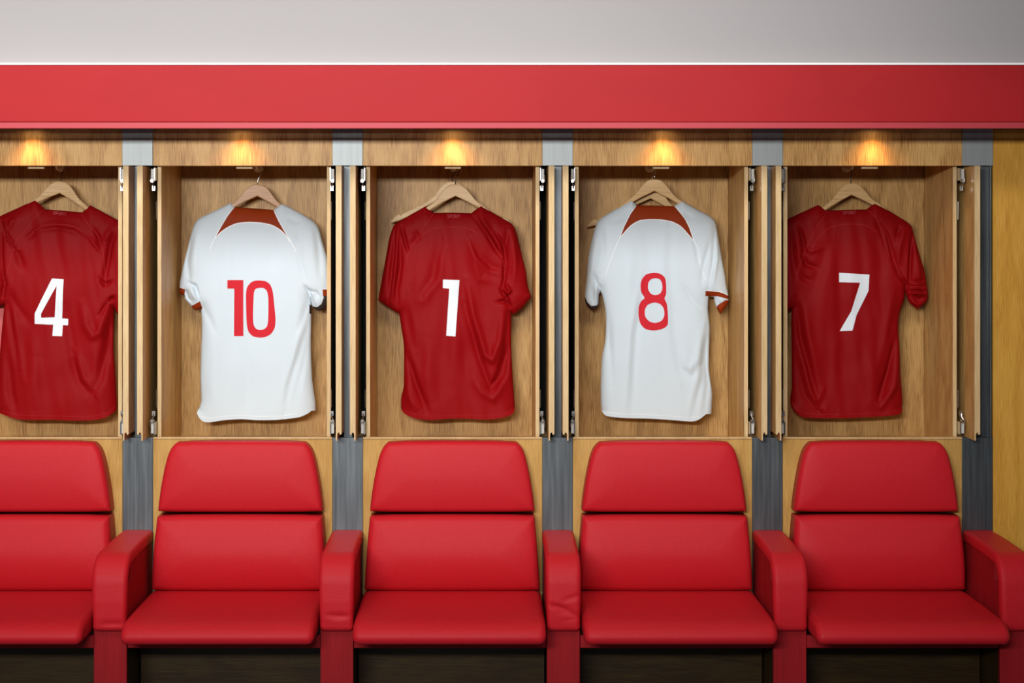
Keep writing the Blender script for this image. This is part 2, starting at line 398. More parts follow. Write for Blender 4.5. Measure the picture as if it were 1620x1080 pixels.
creases = [[(.452, .01, .004, .05)], [(.478, .0, .005, -.03), (.470, .02, .003, .2)], [(.500, -.01, .008, -.25), (.488, .015, .005, -.2), (.525, .03, .004, .3), (.465, .03, .003, .1)], [], []]
arms = []
for i, c in enumerate(PC):
    if i < 4: a_ = make_arm((c, 0, 0), al[i], creases[i])
    else: a_ = copy_tree(arms[3]); a_.location = (c, 0, 0); a_['label'] = al[i]
    arms.append(a_)

# ------------------------------------------------------------------ shirts
YS = .33                                       # depth of the plane the shirts hang in
def W(p, Y=YS): return ((p[0]-VX)*(D0+Y)/F, EYE-(p[1]-VY)*(D0+Y)/F)
PXM = F/(D0+YS)
def polyline_dist_t(P, L):
    L = np.array(L); A = L[:-1]; B = L[1:]; d = B-A; ln = np.sqrt((d*d).sum(1)); cum = np.concatenate([[0], np.cumsum(ln)]); best = np.full(len(P), 1e9); tt = np.zeros(len(P)); sg = np.zeros(len(P))
    for i in range(len(A)):
        t = np.clip(((P-A[i])@d[i])/max(ln[i]**2, 1e-12), 0, 1); q = P-A[i]-t[:, None]*d[i]; r = np.sqrt((q*q).sum(1)); m_ = r < best
        best = np.where(m_, r, best); tt = np.where(m_, (cum[i]+t*ln[i])/cum[-1], tt)
        cr = np.sign(d[i][0]*q[:, 1]-d[i][1]*q[:, 0]); sg = np.where(m_, cr, sg)
    return best, tt, sg
def smooth_px(poly, keep=(), closed=True):
    """Catmull-Rom through traced points"""
    n = len(poly); out = []
    for i in range(n if closed else n-1):
        p0 = poly[(i-1) % n] if closed or i > 0 else poly[i]; p1 = poly[i]; p2 = poly[(i+1) % n]; p3 = poly[(i+2) % n] if closed or i < n-2 else p2
        c1, c2 = i in keep, ((i+1) % n) in keep
        for k in range(4):
            t = k/4
            m1 = (0, 0) if c1 else ((p2[0]-p0[0])*.4, (p2[1]-p0[1])*.4); m2 = (0, 0) if c2 else ((p3[0]-p1[0])*.4, (p3[1]-p1[1])*.4)
            l = math.dist(p1, p2); 
            def lim(m_):
                q = math.hypot(*m_); return (m_[0]*min(1, l/q), m_[1]*min(1, l/q)) if q > 1e-6 else m_
            m1, m2 = lim(m1), lim(m2)
            if c1: m1 = ((p2[0]-p1[0]), (p2[1]-p1[1]))
            if c2: m2 = ((p2[0]-p1[0]), (p2[1]-p1[1]))
            h = (2*t**3-3*t*t+1, t**3-2*t*t+t, -2*t**3+3*t*t, t**3-t*t)
            out.append(tuple(h[0]*p1[j]+h[1]*m1[j]+h[2]*p2[j]+h[3]*m2[j] for j in (0, 1)))
    if not closed: out.append(poly[-1])
    return out
class Shirt:
    def __init__(s, sil, hem, folds, seed, waves=1.0, T=.030):
        """sil: outline in photo pixels; hem: index range (a, b) of the open bottom edge"""
        s.sil = [W(p) for p in smooth_px(sil, s_keep)]; n = len(s.sil)
        segs = [(s.sil[i], s.sil[(i+1) % n]) for i in range(n) if not (hem[0]*4 <= i < hem[1]*4)]
        s.A = np.array([a for a, _ in segs]); s.B = np.array([b_ for _, b_ in segs]); s.folds = [([W(p) for p in pts], w/PXM, a*.001*(1.5 if waves > 1 else 1.35), k) for pts, w, a, k in folds]
        s.seed = seed; s.waves = waves; s.T = T
    def H(s, P):
        d = seg_dist(P, s.A, s.B); w = .055; u = np.clip(d/w, 0, 1); base = s.T*np.power(1-(1-u)**2, .55)
        wv = np.array([noise.noise(Vector((x*17+s.seed*9.1+.25*math.sin(z*7), z*2.6, s.seed)))*.0045+noise.noise(Vector((x*34+z*5, z*6.5, s.seed+5)))*.0016+noise.noise(Vector((x*8-z*5, z*8, s.seed+9)))*.003 for x, z in P])*s.waves
        add = wv
        for pts, w_, a, k in s.folds:
            dd, t, sg = polyline_dist_t(P, pts); e = np.exp(-(dd/w_)**2)*np.power(np.clip(np.sin(np.pi*np.clip(t, .03, .97)), 0, 1), .6)
            if k == 's': e = sg*(dd/w_)*1.6*np.exp(-(dd/w_)**2)*np.power(np.clip(np.sin(np.pi*np.clip(t, .03, .97)), 0, 1), .6)
            add = add+a*e*1.5
        return base+add*np.clip(d/.012, 0, 1)
STEP = .0034
def build_shirt(num, label, sil, keep, hem, folds, regions, seams, digits, red, seed, sport=None, waves=1.0):
    global s_keep
    s_keep = keep
    S = Shirt(sil, hem, folds, seed, waves)
    regs = [(nm, mt, [W(p) for p in poly]) for nm, mt, poly in regions]
    # region loops are clipped by using them as constraints
    P, T = cdt([S.sil]+[r[2] for r in regs], [], STEP, S.sil)
    cen = P[T].mean(1); ins = inside(cen, S.sil); T = T[ins]; cen = cen[ins]
    H = S.H(P)
    own = np.zeros(len(T), int)
    for i, (nm, mt, poly) in enumerate(regs): own[inside(cen, poly) & (own == 0)] = i+1
    cx = .5*(P[:, 0].min()+P[:, 0].max())
    root = thing('football_shirt', label, 'shirt', (float(cx), YS, float(P[:, 1].max())), 'numbered shirts hanging in the lockers')
    base = M['shirt_red'] if red else M['shirt_white']
    ox, oz = root.location.x, root.location.z
    def emit(name, mat, tri, both=True):
        idx, inv = np.unique(tri, return_inverse=True); inv = inv.reshape(tri.shape); n = len(idx)
        p = P[idx]; h = H[idx]
        v = [(a-ox, -hh, b_-oz) for (a, b_), hh in zip(p, h)]
        f = [tuple(int(q) for q in t) for t in inv]
        if both:
            v += [(a-ox, .42*hh, b_-oz) for (a, b_), hh in zip(p, np.maximum(h, 0))]
            f += [tuple(int(q)+n for q in t[::-1]) for t in inv]
        a, b_, c_ = [Vector(v[i]) for i in f[0]]
        if (b_-a).cross(c_-a).y > 0: f = [t[::-1] for t in f]
        return obj(name, v, f, mat, root, True)
    emit('body', base, T[own == 0])
    for i, (nm, mt, poly) in enumerate(regs):
        tri = T[own == i+1]
        if len(tri): emit(nm, M[mt] if mt else base, tri)
    for nm, mt, line, w in seams:
        L = [W(p) for p in smooth_px(line, (), False)]; L = resample(L, .003, False); A = np.array(L)
        tg = np.gradient(A, axis=0); tg /= np.linalg.norm(tg, axis=1, keepdims=True)+1e-9; nn = np.stack([-tg[:, 1], tg[:, 0]], 1)*(w/PXM/2)
        Q = np.concatenate([A-nn, A+nn]); hh = S.H(Q)+.0007; k = len(A)
        obj(nm, [(x-ox, -h, z-oz) for (x, z), h in zip(Q, hh)], [(i, i+1, k+i+1, k+i) for i in range(k-1)], M[mt], root, True)
    for dl in digits:
        outer = [W(p) for p in dl[0]]; holes = [[W(p) for p in q] for q in dl[1]]
        p2, t2 = cdt([outer]+holes, [], .0035, outer); c2 = p2[t2].mean(1); ok = inside(c2, outer)
        for q in holes: ok &= ~inside(c2, q)
        t2 = t2[ok]; hh = S.H(p2)+.0009
        obj('number_print', [(x-ox, -h, z-oz) for (x, z), h in zip(p2, hh)], [tuple(int(q) for q in t) for t in t2], M['print_white'] if red else M['print_red'], root, True)
    if sport:
        (x0, y0), (x1, y1), hpx = sport
        glyph = {'S': [[(1, .9), (.8, 1), (.25, 1), (0, .8), (.1, .6), (.9, .42), (1, .2), (.75, 0), (.2, 0), (0, .1)]], 'P': [[(0, 0), (0, 1), (.8, 1), (1, .85), (1, .6), (.8, .45), (0, .45)]],
                 'O': [[(.3, 0), (0, .3), (0, .7), (.3, 1), (.7, 1), (1, .7), (1, .3), (.7, 0), (.3, 0)]], 'R': [[(0, 0), (0, 1), (.8, 1), (1, .85), (1, .6), (.8, .45), (0, .45)], [(.5, .45), (1, 0)]], 'T': [[(.5, 0), (.5, 1)], [(0, 1), (1, 1)]]}
        b_ = MB(); gw = (x1-x0)/5*.70
        for i, ch in enumerate('SPORT'):
            for st in glyph[ch]:
                px = [(x0+(x1-x0)/4.75*i*.98+q[0]*gw, y0+(y1-y0)*(i+q[0]*.7)/5+(1-q[1])*hpx) for q in st]
                for a, c_ in zip(px[:-1], px[1:]):
                    a, c_ = np.array(W(a)), np.array(W(c_)); d = c_-a; L = np.linalg.norm(d); nn = np.array([-d[1], d[0]])/L*.00065; e = d/L*.0005
                    Q = np.array([a-nn-e, c_-nn+e, c_+nn+e, a+nn-e]); hh = S.H(Q)+.0012
                    b_.add([(x-ox, -h, z-oz) for (x, z), h in zip(Q, hh)], [(0, 1, 2, 3)])
        b_.build('collar_print', M['text_red'], root)
    return root
def cr(pts, off, s): return [(off[0]+x/s, off[1]+y/s) for x, y in pts]

# ---- shirt 4
sil4 = [(56.1,315.7),(70.9,330.9),(100,333.2),(129.6,335.7),(143.1,324.6),(165,336.5),(185.2,347.6),(199,357),(204,375),(208,405),(211,440),(211,470),(200,492),(187,497),(180,486),
        (180,496),(179.4,549.6),(181.7,582),(184.5,635),(184.5,648),(171,658.4),(150.5,663),(120,663.5),(83,662.6),(35,662),(14,656.6),(-2,651),(-6,640),(-4,600),(0,555),(3,520),(7,481),(0,484),(-14,484),(-26,474),(-24,455),(-20,420),(-13,385),(-6,352),(0,342),(28,329)]
f4 = [([(100,370),(88,430),(85,520),(90,600)],14,2.5,'r'),([(7,350),(14,372),(29,395)],3,7,'s'),([(5,350),(5,400),(8,445)],4,-6,'r'),([(16,365),(22,350),(30,345)],4,3,'r'),([(29,394),(34,410),(40,425)],6,-5,'r'),
      ([(45,378),(60,365)],4,-3,'r'),([(60,362),(90,357),(120,362),(135,372)],5,3,'s'),([(150,360),(158,375),(162,392)],3,-5,'r'),([(142,372),(152,385),(162,398)],3,3,'r'),([(185,365),(176,390),(170,430),(168,445)],4,-7,'r'),([(178,362),(168,382)],5,4,'r'),
      ([(8,430),(10,450),(5,475)],4,-8,'r'),([(15,455),(32,490),(50,510)],7,-4,'r'),([(14,470),(25,530),(35,585)],6,-5,'r'),([(22,480),(30,540),(40,600)],6,4,'r'),
      ([(178,470),(170,500),(160,525),(150,530),(140,515),(132,480)],7,5,'r'),([(172,478),(162,496),(158,498)],3,-4,'r'),([(180,445),(168,450),(160,440)],3,-6,'r'),([(184,468),(175,476)],3,-7,'r'),
      ([(178,505),(168,560),(160,600),(151,618)],7,-7,'r'),([(120,560),(132,600),(150,622)],8,5,'s'),([(105,470),(118,550),(122,600)],12,-3,'r'),([(15,560),(20,620),(28,648)],7,-5,'r'),([(60,560),(55,610),(60,650)],14,3,'r')]
seam_r4 = [('seam','seam_red',[(70.9,331.5),(60,342),(45,362),(28,385),(18,420),(10,450)],.7),('seam','seam_red',[(129.6,336),(140,352),(158,375),(166,400),(168,430),(170,455)],.7),
           ('seam','seam_red',[(45,376),(60,363),(80,357),(100,355),(118,357),(132,366)],.8),('hem_stitch','seam_red',[(0,646),(14,650),(35,655),(83,656),(120,657),(150,656.5),(170,652),(183,643)],.5)]
d4 = [([(86.1,439.9),(103.9,441.3),(100.9,502.9),(110.2,503.8),(109.7,514),(102.1,513.5),(101.2,530.9),(86.6,530.2),(87.7,512.6),(58.8,511.4),(59,495.2)], [[(93.3,451.2),(69.4,495.2),(69.2,501.5),(90,501)]])]
build_shirt('4', 'red football shirt with white number 4, hanging at the far left', sil4, (0,1,3,4,14,19,31), (19,26), f4,
            [('sleeve',None,[(129.6,336),(140,352),(158,375),(166,400),(168,430),(170,455),(180,486),(180,500),(230,500),(230,300),(140,318)]),('sleeve',None,[(70.9,331),(60,342),(45,362),(28,385),(18,420),(10,450),(7,481),(5,495),(-40,495),(-40,300),(57,308)])],
            seam_r4, d4, True, 1, ((86,334.5),(107,336.5),4.6), 1.5)
# ---- shirt 10
sil10 = [(364.6,320.9),(371.7,327.4),(402,329.5),(432.8,331.9),(445.4,322.2),(457.8,327.8),(480,339.8),(496.7,351),(504,361),(509.6,381.5),(517.6,409.3),(521,432),(524,458),(522,476),(511.5,489.4),(503.4,491.3),(494,483.7),(491.5,472),
         (492.5,489.4),(491.8,549.6),(494,600.6),(498.8,635.3),(499.4,649.2),(493.4,648.7),(488.3,652.6),(474.4,658.4),(442,662.4),(407,663),(384,661.4),(356.4,663),(332,666.5),(321.7,664.2),(313.6,653.8),(314.7,645.7),(318.2,633),(317,596),(318.2,549.6),(319.4,512.6),(318,487),(309,490.6),(302,483.7),(292.7,473.2),(292,467),(283.5,464),(284.6,446.3),(291,414.8),(298.5,385),(305,361),(310.6,350),(317,344.4),(341,332.8)]
f10 = [([(302,375),(297,410),(300,440),(296,460)],5,-5,'r'),([(314,365),(310,400),(312,440)],6,3,'r'),([(299,447),(310,452),(316,470)],3,-7,'r'),([(293,455),(298,470),(306,478)],3,-5,'r'),([(303,458),(309,467),(313,475)],3,4,'r'),
       ([(365,360),(362,420),(356,500)],9,1.6,'r'),([(430,355),(432,400),(428,430)],9,-1.5,'r'),([(340,480),(345,560),(340,640)],10,2,'r'),([(390,540),(395,600),(388,655)],10,-1.8,'r'),([(318,478),(332,500),(345,530)],6,-2.5,'r'),
       ([(490,470),(478,510),(470,530)],5,-2.5,'r'),([(487,500),(470,560),(455,610),(450,645)],7,-3.8,'s'),([(488,540),(475,600),(464,650)],5,-2.5,'r'),([(474,385),(478,420),(488,450)],5,-2.5,'r'),([(500,362),(505,400),(508,440)],5,-3.5,'r'),([(466,372),(472,388)],3,-3,'r'),([(487,458),(500,462),(508,470)],3,-4,'r'),([(497,455),(497,470),(503,482)],3,3,'r'),([(455,345),(475,352)],5,-2,'r'),([(482,450),(489,460),(492,470)],2.5,-6,'r')]
yoke10 = [(371.7,320),(371.7,327.8),(361.5,342.6),(352.2,358.3),(342.6,375.6),(352.2,365.7),(363.3,358.3),(376.3,352.8),(394.8,350.9),(415.2,351.9),(431.9,355.6),(444.8,363),(454,372.2),(460.6,381.9),(450.4,364.8),(441.1,348.1),(432.8,331.5),(432.8,320)]
r10 = [('yoke','rust',yoke10),('cuff','rust',[(280,453.5),(293.9,457),(292.3,466.8),(280,466)]),('cuff','rust',[(302.5,484.5),(318,476),(321,488),(309,495)]),('cuff','rust',[(511.5,457.5),(530,457),(530,467.5),(512,467.5)]),
       ('cuff','cuff_dark',[(490,481),(495.3,484.8),(502.2,485.5),(509.2,480.6),(513.3,469.8),(512,467.5),(530,467.5),(530,496),(490,496)]),
       ('sleeve',None,[(374,318),(371.7,327.8),(361.5,342.6),(352.2,358.3),(342.6,375.6),(332,396),(323,425),(318,450),(318,478),(318,500),(270,500),(270,310)]),
       ('sleeve',None,[(432.8,322),(432.8,331.5),(441.1,348.1),(450.4,364.8),(460.6,381.9),(470,400),(480,430),(486,455),(491.5,474),(491.8,500),(540,500),(540,310)])]
s10 = [('piping','seam_white',[(342.6,376.5),(352.2,366.5),(363.3,359.2),(376.3,353.6),(394.8,351.7),(415.2,352.7),(431.9,356.4),(444.8,363.8),(454,373),(460.6,382.5)],1.3),('piping','seam_white',[(370.5,328.5),(360.6,343),(351.2,358.5),(342,376),(334,394)],1.0),('piping','seam_white',[(433.8,332.5),(442,348.5),(451.4,365),(461.6,382.5),(470,398)],1.0),
       ('seam','shirt_white',[(334,394),(325,425),(321,445)],.8),('hem_stitch','seam_white',[(320,657),(332,660),(356,657),(384,655.5),(407,657),(442,656.5),(472,653)],.6)]
one10 = [(361.9,442.5),(386.7,442.5),(386.7,530.6),(372.1,530.6),(372.6,456.1),(361.9,455.9)]
z_o = cr(smooth_px([(575,100),(615,106),(645,130),(662,180),(672,270),(680,360),(675,420),(650,462),(610,484),(570,488),(525,478),(495,445),(484,390),(480,280),(479,190),(488,145),(515,112),(545,101)]),(280,420),4.32)
z_i = cr(smooth_px([(570,150),(600,152),(622,172),(631,220),(632,290),(630,370),(622,412),(600,432),(570,436),(545,425),(530,395),(527,330),(530,250),(533,190),(542,160)]),(280,420),4.32)
build_shirt('10', 'white football shirt with rust yoke and red number 10', sil10, (0,1,3,4,17,22,23,38,42,43), (22,33), f10, r10, s10, [(one10, []), (z_o, [z_i])], False, 2, None, .55)
# ---- shirt 1
sil1 = [(672.4,326.5),(686.7,336.5),(716,336.2),(745.6,337),(760.7,325),(784.4,338.9),(806.7,351.9),(814,360),(819.6,377.8),(827,409),(832.6,431.5),(835,452),(840.7,469.8),(826,487),(813.4,496.9),(808.8,494),
        (808.8,512.6),(808.8,549.6),(811,593.6),(813.4,628.3),(814.5,644.5),(810,653.8),(798.3,658.4),(775.2,662),(738,660.7),(710.4,660.7),(682.6,662.6),(659.4,660.7),(643.2,655),(635,646.9),(634.7,628.3),(638.6,609.8),(639,549.6),(635,519.5),(631.2,495),(628.2,495.2),(610.8,483.7),(598,474.4),(601.6,454.7),(608.5,416.7),(616,376),(622.4,357.4),(628.9,351.9),(651,338.9)]
f1 = [([(628,355),(626,400),(622,440),(618,475)],3.5,6,'s'),([(636,358),(641,380),(646,398)],3,-7,'r'),([(632,372),(634,420),(628,460),(630,480)],4,-6,'r'),([(618,380),(612,430),(606,465)],4,4,'r'),([(655,365),(662,375),(652,385)],4,-3.5,'r'),
      ([(752,342),(770,368),(785,395),(797,412)],3.5,-7,'r'),([(760,345),(775,365),(792,390)],4,4,'r'),([(785,370),(795,385),(799,408)],3,-7,'r'),([(803,360),(800,390),(800,440)],4,-5,'r'),([(812,370),(815,410),(812,450)],5,4,'r'),
      ([(742,375),(755,405),(775,425),(795,430)],6,-4,'s'),([(745,400),(760,440),(785,445)],7,3,'r'),([(797,420),(798,440),(794,460)],3,-6,'r'),([(791,458),(800,468),(806,485)],3,-9,'r'),([(800,448),(806,460),(800,466)],2.5,7,'r'),([(786,478),(795,476),(806,482)],3,-6,'r'),
      ([(798,490),(790,540),(778,568),(768,560),(750,500),(738,440)],6,6,'r'),([(803,500),(798,560),(785,600),(775,610),(760,570),(735,480)],5,-5,'r'),([(806,540),(795,590),(776,622)],6,-7,'r'),([(750,600),(765,620),(780,628),(798,600)],7,4,'r'),
      ([(700,380),(690,440),(668,470),(655,460)],8,3,'s'),([(720,370),(712,420),(722,520),(715,620)],12,2.5,'r'),([(641,480),(648,520),(655,560)],7,-3,'r'),([(645,560),(660,610),(676,648)],5,-7,'r'),([(640,600),(650,630),(664,650)],7,4,'r'),([(680,530),(675,590),(684,640)],10,3,'r')]
seam_r1 = [('seam','seam_red',[(686.7,337),(676,352),(664,372),(650,392),(642,415),(638,440)],.7),('seam','seam_red',[(745.6,337.5),(756,352),(775,380),(792,405),(800,430)],.7),('seam','seam_red',[(656,386),(668,372),(684,362),(705,359),(725,359.5),(745,363),(757,371)],.8),
           ('hem_stitch','seam_red',[(640,648),(660,654),(683,656.5),(711,655),(739,655),(775,656),(798,652.5),(810,646)],.5),('cuff_stitch','seam_red',[(600,463.5),(612,470),(628,482)],.5),('cuff_stitch','seam_red',[(838,461),(825,474),(808,488)],.5)]
d1 = [([(701.1,441.5),(727,442.5),(720.8,531),(706.2,530),(711,456),(701,455.2)], [])]
build_shirt('1', 'red football shirt with white number 1, a spare hanger behind it', sil1, (0,1,3,4,12,15,34,35,37), (20,29), f1,
            [('sleeve',None,[(745.6,337.5),(756,352),(775,380),(792,405),(800,430),(799,455),(804,480),(808.8,494),(809,505),(860,505),(860,310),(755,318)]),('sleeve',None,[(686.7,337),(676,352),(664,372),(650,392),(642,415),(636,445),(631.2,480),(631.2,495),(630,505),(590,505),(590,310),(675,318)])],
            seam_r1, d1, True, 3, ((708,339.6),(728.5,340),4.6), 1.5)
# ---- shirt 8
sil8 = [(999.3,316.3),(1006.7,324.6),(1036,325),(1066.9,325.8),(1078.9,317.6),(1100,329.6),(1122.4,341.7),(1131.7,351),(1135.4,368.5),(1141,403.7),(1146.8,435),(1148.8,450),(1152.3,467.5),(1151.6,480),(1139.5,497),(1133.8,487),(1130.3,475.6),(1129,469.8),(1121,468.2),
        (1119.9,489.4),(1122.9,517),(1122,549.6),(1121.7,584.4),(1126.8,621.4),(1125.6,653.8),(1116,653.8),(1102.5,663),(1090.9,665),(1065.5,663),(1030.7,660.7),(989,659.6),(959,656.6),(951.6,648),(950.2,616.8),(952,568),(957.8,535.7),(958.3,496.4),(953.2,468),(949.7,460.5),(947.2,466),(946.3,480),(942.8,487),(938,490.6),(931.2,486),(926,477.9),(925.4,467.5),(928.5,436),(930.7,407.4),(937.2,376),(943.7,353.7),(952,344.4),(976,329.6)]
f8 = [([(951,365),(953,395),(946,430)],5,-4,'r'),([(942,370),(936,410),(932,455)],5,3,'r'),([(938,432),(944,450),(950,456)],3,-6,'r'),([(946,447),(942,462),(944,478)],2.5,5,'r'),([(936,450),(936,470),(940,484)],3,-4,'r'),
      ([(1000,330),(985,345),(970,352)],4,-3,'r'),([(1000,365),(997,430),(990,500)],9,2,'r'),([(1022,360),(1024,430)],9,-1.5,'r'),([(1015,440),(1000,530),(993,655)],8,-3.5,'s'),([(1055,360),(1052,420),(1060,520),(1075,600)],10,-2.2,'s'),
      ([(1080,450),(1095,475),(1110,490)],5,-3,'r'),([(1068,540),(1080,580),(1092,588),(1105,570),(1113,520)],8,2.8,'s'),([(960,500),(965,550),(968,610)],5,-3.5,'r'),([(1115,520),(1105,600),(1092,650)],7,-3,'s'),([(1118,560),(1118,610),(1112,655)],5,-3,'r'),
      ([(1122,380),(1112,420),(1108,450)],4,-3,'r'),([(1131,370),(1130,410),(1122,455)],4,4,'s'),([(1090,365),(1100,390),(1104,420)],4,-2.5,'r'),([(1075,335),(1095,345)],5,-2,'r'),([(1132,472),(1136,482),(1145,478)],3,-3,'r')]
yoke8 = [(1007,316),(1007,325),(996.5,338.9),(987.2,357.4),(980.7,374),(992.8,360.2),(1000.2,353.7),(1011.3,348),(1026,346.5),(1044.6,346.9),(1061.3,350),(1074.3,356.5),(1083.5,365.7),(1095.2,379.3),(1089,361),(1081.7,346.3),(1065.9,325.6),(1065.9,316)]
r8 = [('yoke','rust',yoke8),('cuff','rust',[(1115,459.8),(1118.7,459.8),(1137.2,461.7),(1156,468.1),(1156,474),(1134.9,468.3),(1121,468.1),(1115,468.1)]),('cuff','rust',[(1133.5,486),(1134.5,482.5),(1146.5,474.4),(1156,474.0),(1156,484),(1141,500),(1137,498)]),
      ('cuff','cuff_dark',[(920,468),(925.8,470),(929,477.9),(934.7,483.5),(947,482.5),(947,488),(938,494),(920,490)]),
      ('sleeve',None,[(1009,314),(1007,325),(996.5,338.9),(987.2,357.4),(980.7,374),(970,396),(960,425),(954,450),(949.7,460.5),(948,500),(915,500),(915,310)]),
      ('sleeve',None,[(1066,316),(1066.9,325.8),(1081.7,346.3),(1089,361),(1095.2,379.3),(1104,398),(1109,425),(1115,445),(1118,459.8),(1121,468.1),(1124,500),(1165,500),(1165,310)])]
s8 = [('piping','seam_white',[(980.7,375),(992.8,361),(1000.2,354.6),(1011.3,348.9),(1026,347.4),(1044.6,347.8),(1061.3,350.9),(1074.3,357.4),(1083.5,366.5),(1095.2,380)],1.3),('piping','seam_white',[(1005.8,325.5),(995.5,339),(986.2,357.4),(979.9,374),(974,388)],1.0),('piping','seam_white',[(1067.9,326),(1082.7,346.3),(1090,361),(1096,379.3),(1103,392)],1.0),
      ('seam','seam_white',[(974,388),(963,415),(957,435)],.7),('seam','seam_white',[(1103,392),(1108,425),(1117,445)],.7),('hem_stitch','seam_white',[(957,650),(989,653.5),(1031,654.5),(1065.5,657),(1091,659),(1103,657)],.6),('piping','seam_white',[(1118.7,459.2),(1137.2,461.1),(1152,467.3)],.9)]
e_o = cr(smooth_px([(510,48),(550,53),(580,75),(592,110),(593,190),(582,222),(598,260),(605,330),(605,395),(585,420),(550,434),(505,440),(455,430),(420,395),(407,340),(408,280),(425,240),(447,218),(425,180),(420,130),(430,90),(460,58)]),(915,420),4.32)
e_1 = cr(smooth_px([(520,85),(550,92),(565,120),(567,160),(550,190),(520,199),(490,190),(472,160),(472,120),(490,93)]),(915,420),4.32)
e_2 = cr(smooth_px([(515,250),(555,262),(578,295),(580,340),(560,375),(520,388),(480,378),(452,345),(450,300),(470,265)]),(915,420),4.32)
build_shirt('8', 'white football shirt with rust yoke and red number 8', sil8, (0,1,3,4,14,18,24,25,38), (24,32), f8, r8, s8, [(e_o, [e_1, e_2])], False, 4, None, .55)
# ---- shirt 7
sil7 = [(1294.3,324),(1308,332.8),(1340,331.8),(1371,331),(1383,321),(1401.7,330.6),(1435,351),(1442.4,358.3),(1445.5,370),(1453.5,398),(1461.9,426),(1465,444),(1467.6,461.7),(1466.5,475.6),(1451.4,489.4),(1438.7,479),(1433.6,466.3),(1431.8,459.4),(1430.6,473),
        (1422.5,496.4),(1421.3,524),(1423.7,558.9),(1424.8,593.6),(1427.6,630.6),(1426.7,644.5),(1421.3,653.3),(1397,656.6),(1364.6,658.4),(1327.6,660),(1281.3,659.6),(1265,657.3),(1254.7,646.9),(1250,633),(1252.4,612),(1252.4,549.6),(1251.7,512.6),(1252.5,488),(1240,494),(1229,482),(1227,465),(1231,420),(1235,385),(1238,360),(1246,347),(1268,336)]
f7 = [([(1262,358),(1268,375),(1272,400)],3,-8,'r'),([(1270,390),(1280,397),(1300,392)],4,3,'r'),([(1264,400),(1275,418),(1292,424)],4,-6,'r'),([(1258,375),(1262,400),(1268,430)],5,4,'r'),([(1262,430),(1270,440),(1282,445)],4,-4,'r'),([(1250,360),(1252,400),(1256,440)],5,-5,'r'),
      ([(1388,348),(1400,372),(1410,405)],3.5,-7,'r'),([(1384,345),(1396,372),(1403,400)],4,4,'s'),([(1420,358),(1417,375)],4,-4,'r'),([(1428,360),(1420,390),(1416,425)],5,4,'r'),([(1442,370),(1438,410),(1436,450)],3,-8,'r'),([(1446,385),(1450,420),(1452,445)],5,4,'r'),
      ([(1408,400),(1418,430),(1430,450)],4,-4,'r'),([(1424,440),(1432,450),(1432,462)],3,-6,'r'),([(1440,446),(1452,447),(1462,445)],3,-4,'s'),([(1438,462),(1450,461),(1464,465)],2.5,-10,'s'),([(1442,466),(1450,474),(1458,470)],3.5,-7,'r'),([(1440,476),(1450,484)],4,3,'r'),
      ([(1380,365),(1392,410),(1395,440)],8,-3,'r'),([(1310,372),(1300,410),(1280,470)],9,-3,'r'),([(1345,365),(1350,420),(1348,520),(1352,640)],12,2.2,'r'),([(1320,380),(1318,450),(1325,540),(1318,640)],10,-2.5,'s'),
      ([(1258,470),(1266,530),(1280,590),(1291,635)],5,-8,'r'),([(1262,560),(1275,620),(1290,642),(1300,620)],7,5,'s'),([(1268,470),(1278,540),(1290,600)],7,3,'r'),
      ([(1415,530),(1402,590),(1388,632)],5,-8,'r'),([(1422,560),(1412,610),(1390,642),(1376,632)],6,5,'r'),([(1412,470),(1400,540),(1390,590)],8,-3,'s'),([(1370,530),(1378,600),(1372,650)],9,2.5,'r')]
seam_r7 = [('seam','seam_red',[(1308,333),(1300,345),(1288,362),(1274,390),(1262,420),(1257,445)],.7),('seam','seam_red',[(1371,331.5),(1382,345),(1396,368),(1408,400),(1418,425)],.7),('seam','seam_red',[(1280,398),(1292,375),(1310,360),(1330,355),(1350,354.5),(1368,357),(1385,367)],.8),
           ('hem_stitch','seam_red',[(1258,646),(1270,651.5),(1282,653.5),(1328,654),(1365,652.5),(1397,650.5),(1420,647),(1426,640)],.5),('cuff_stitch','seam_red',[(1436,454),(1450,452.5),(1465,455)],.5)]
d7 = [([(1325.3,431),(1372.3,433.9),(1370.9,459.4),(1351.9,498.7),(1345.6,521.9),(1326.2,523),(1343.8,491.8),(1349.6,472),(1357.7,446.6),(1325.3,445.9)], [])]
build_shirt('7', 'red football shirt with white number 7, hanging at the right end', sil7, (0,1,3,4,14,17,36), (24,32), f7,
            [('sleeve',None,[(1371,331.5),(1382,345),(1396,368),(1408,400),(1418,425),(1426,445),(1431.8,459.4),(1434,505),(1480,505),(1480,300),(1378,314)]),('sleeve',None,[(1308,333),(1300,345),(1288,362),(1274,390),(1262,420),(1256,450),(1252.5,488),(1251,505),(1215,505),(1215,300),(1300,314)])],
            seam_r7, d7, True, 5, ((1332.5,334.5),(1353,334),4.6), 1.5)

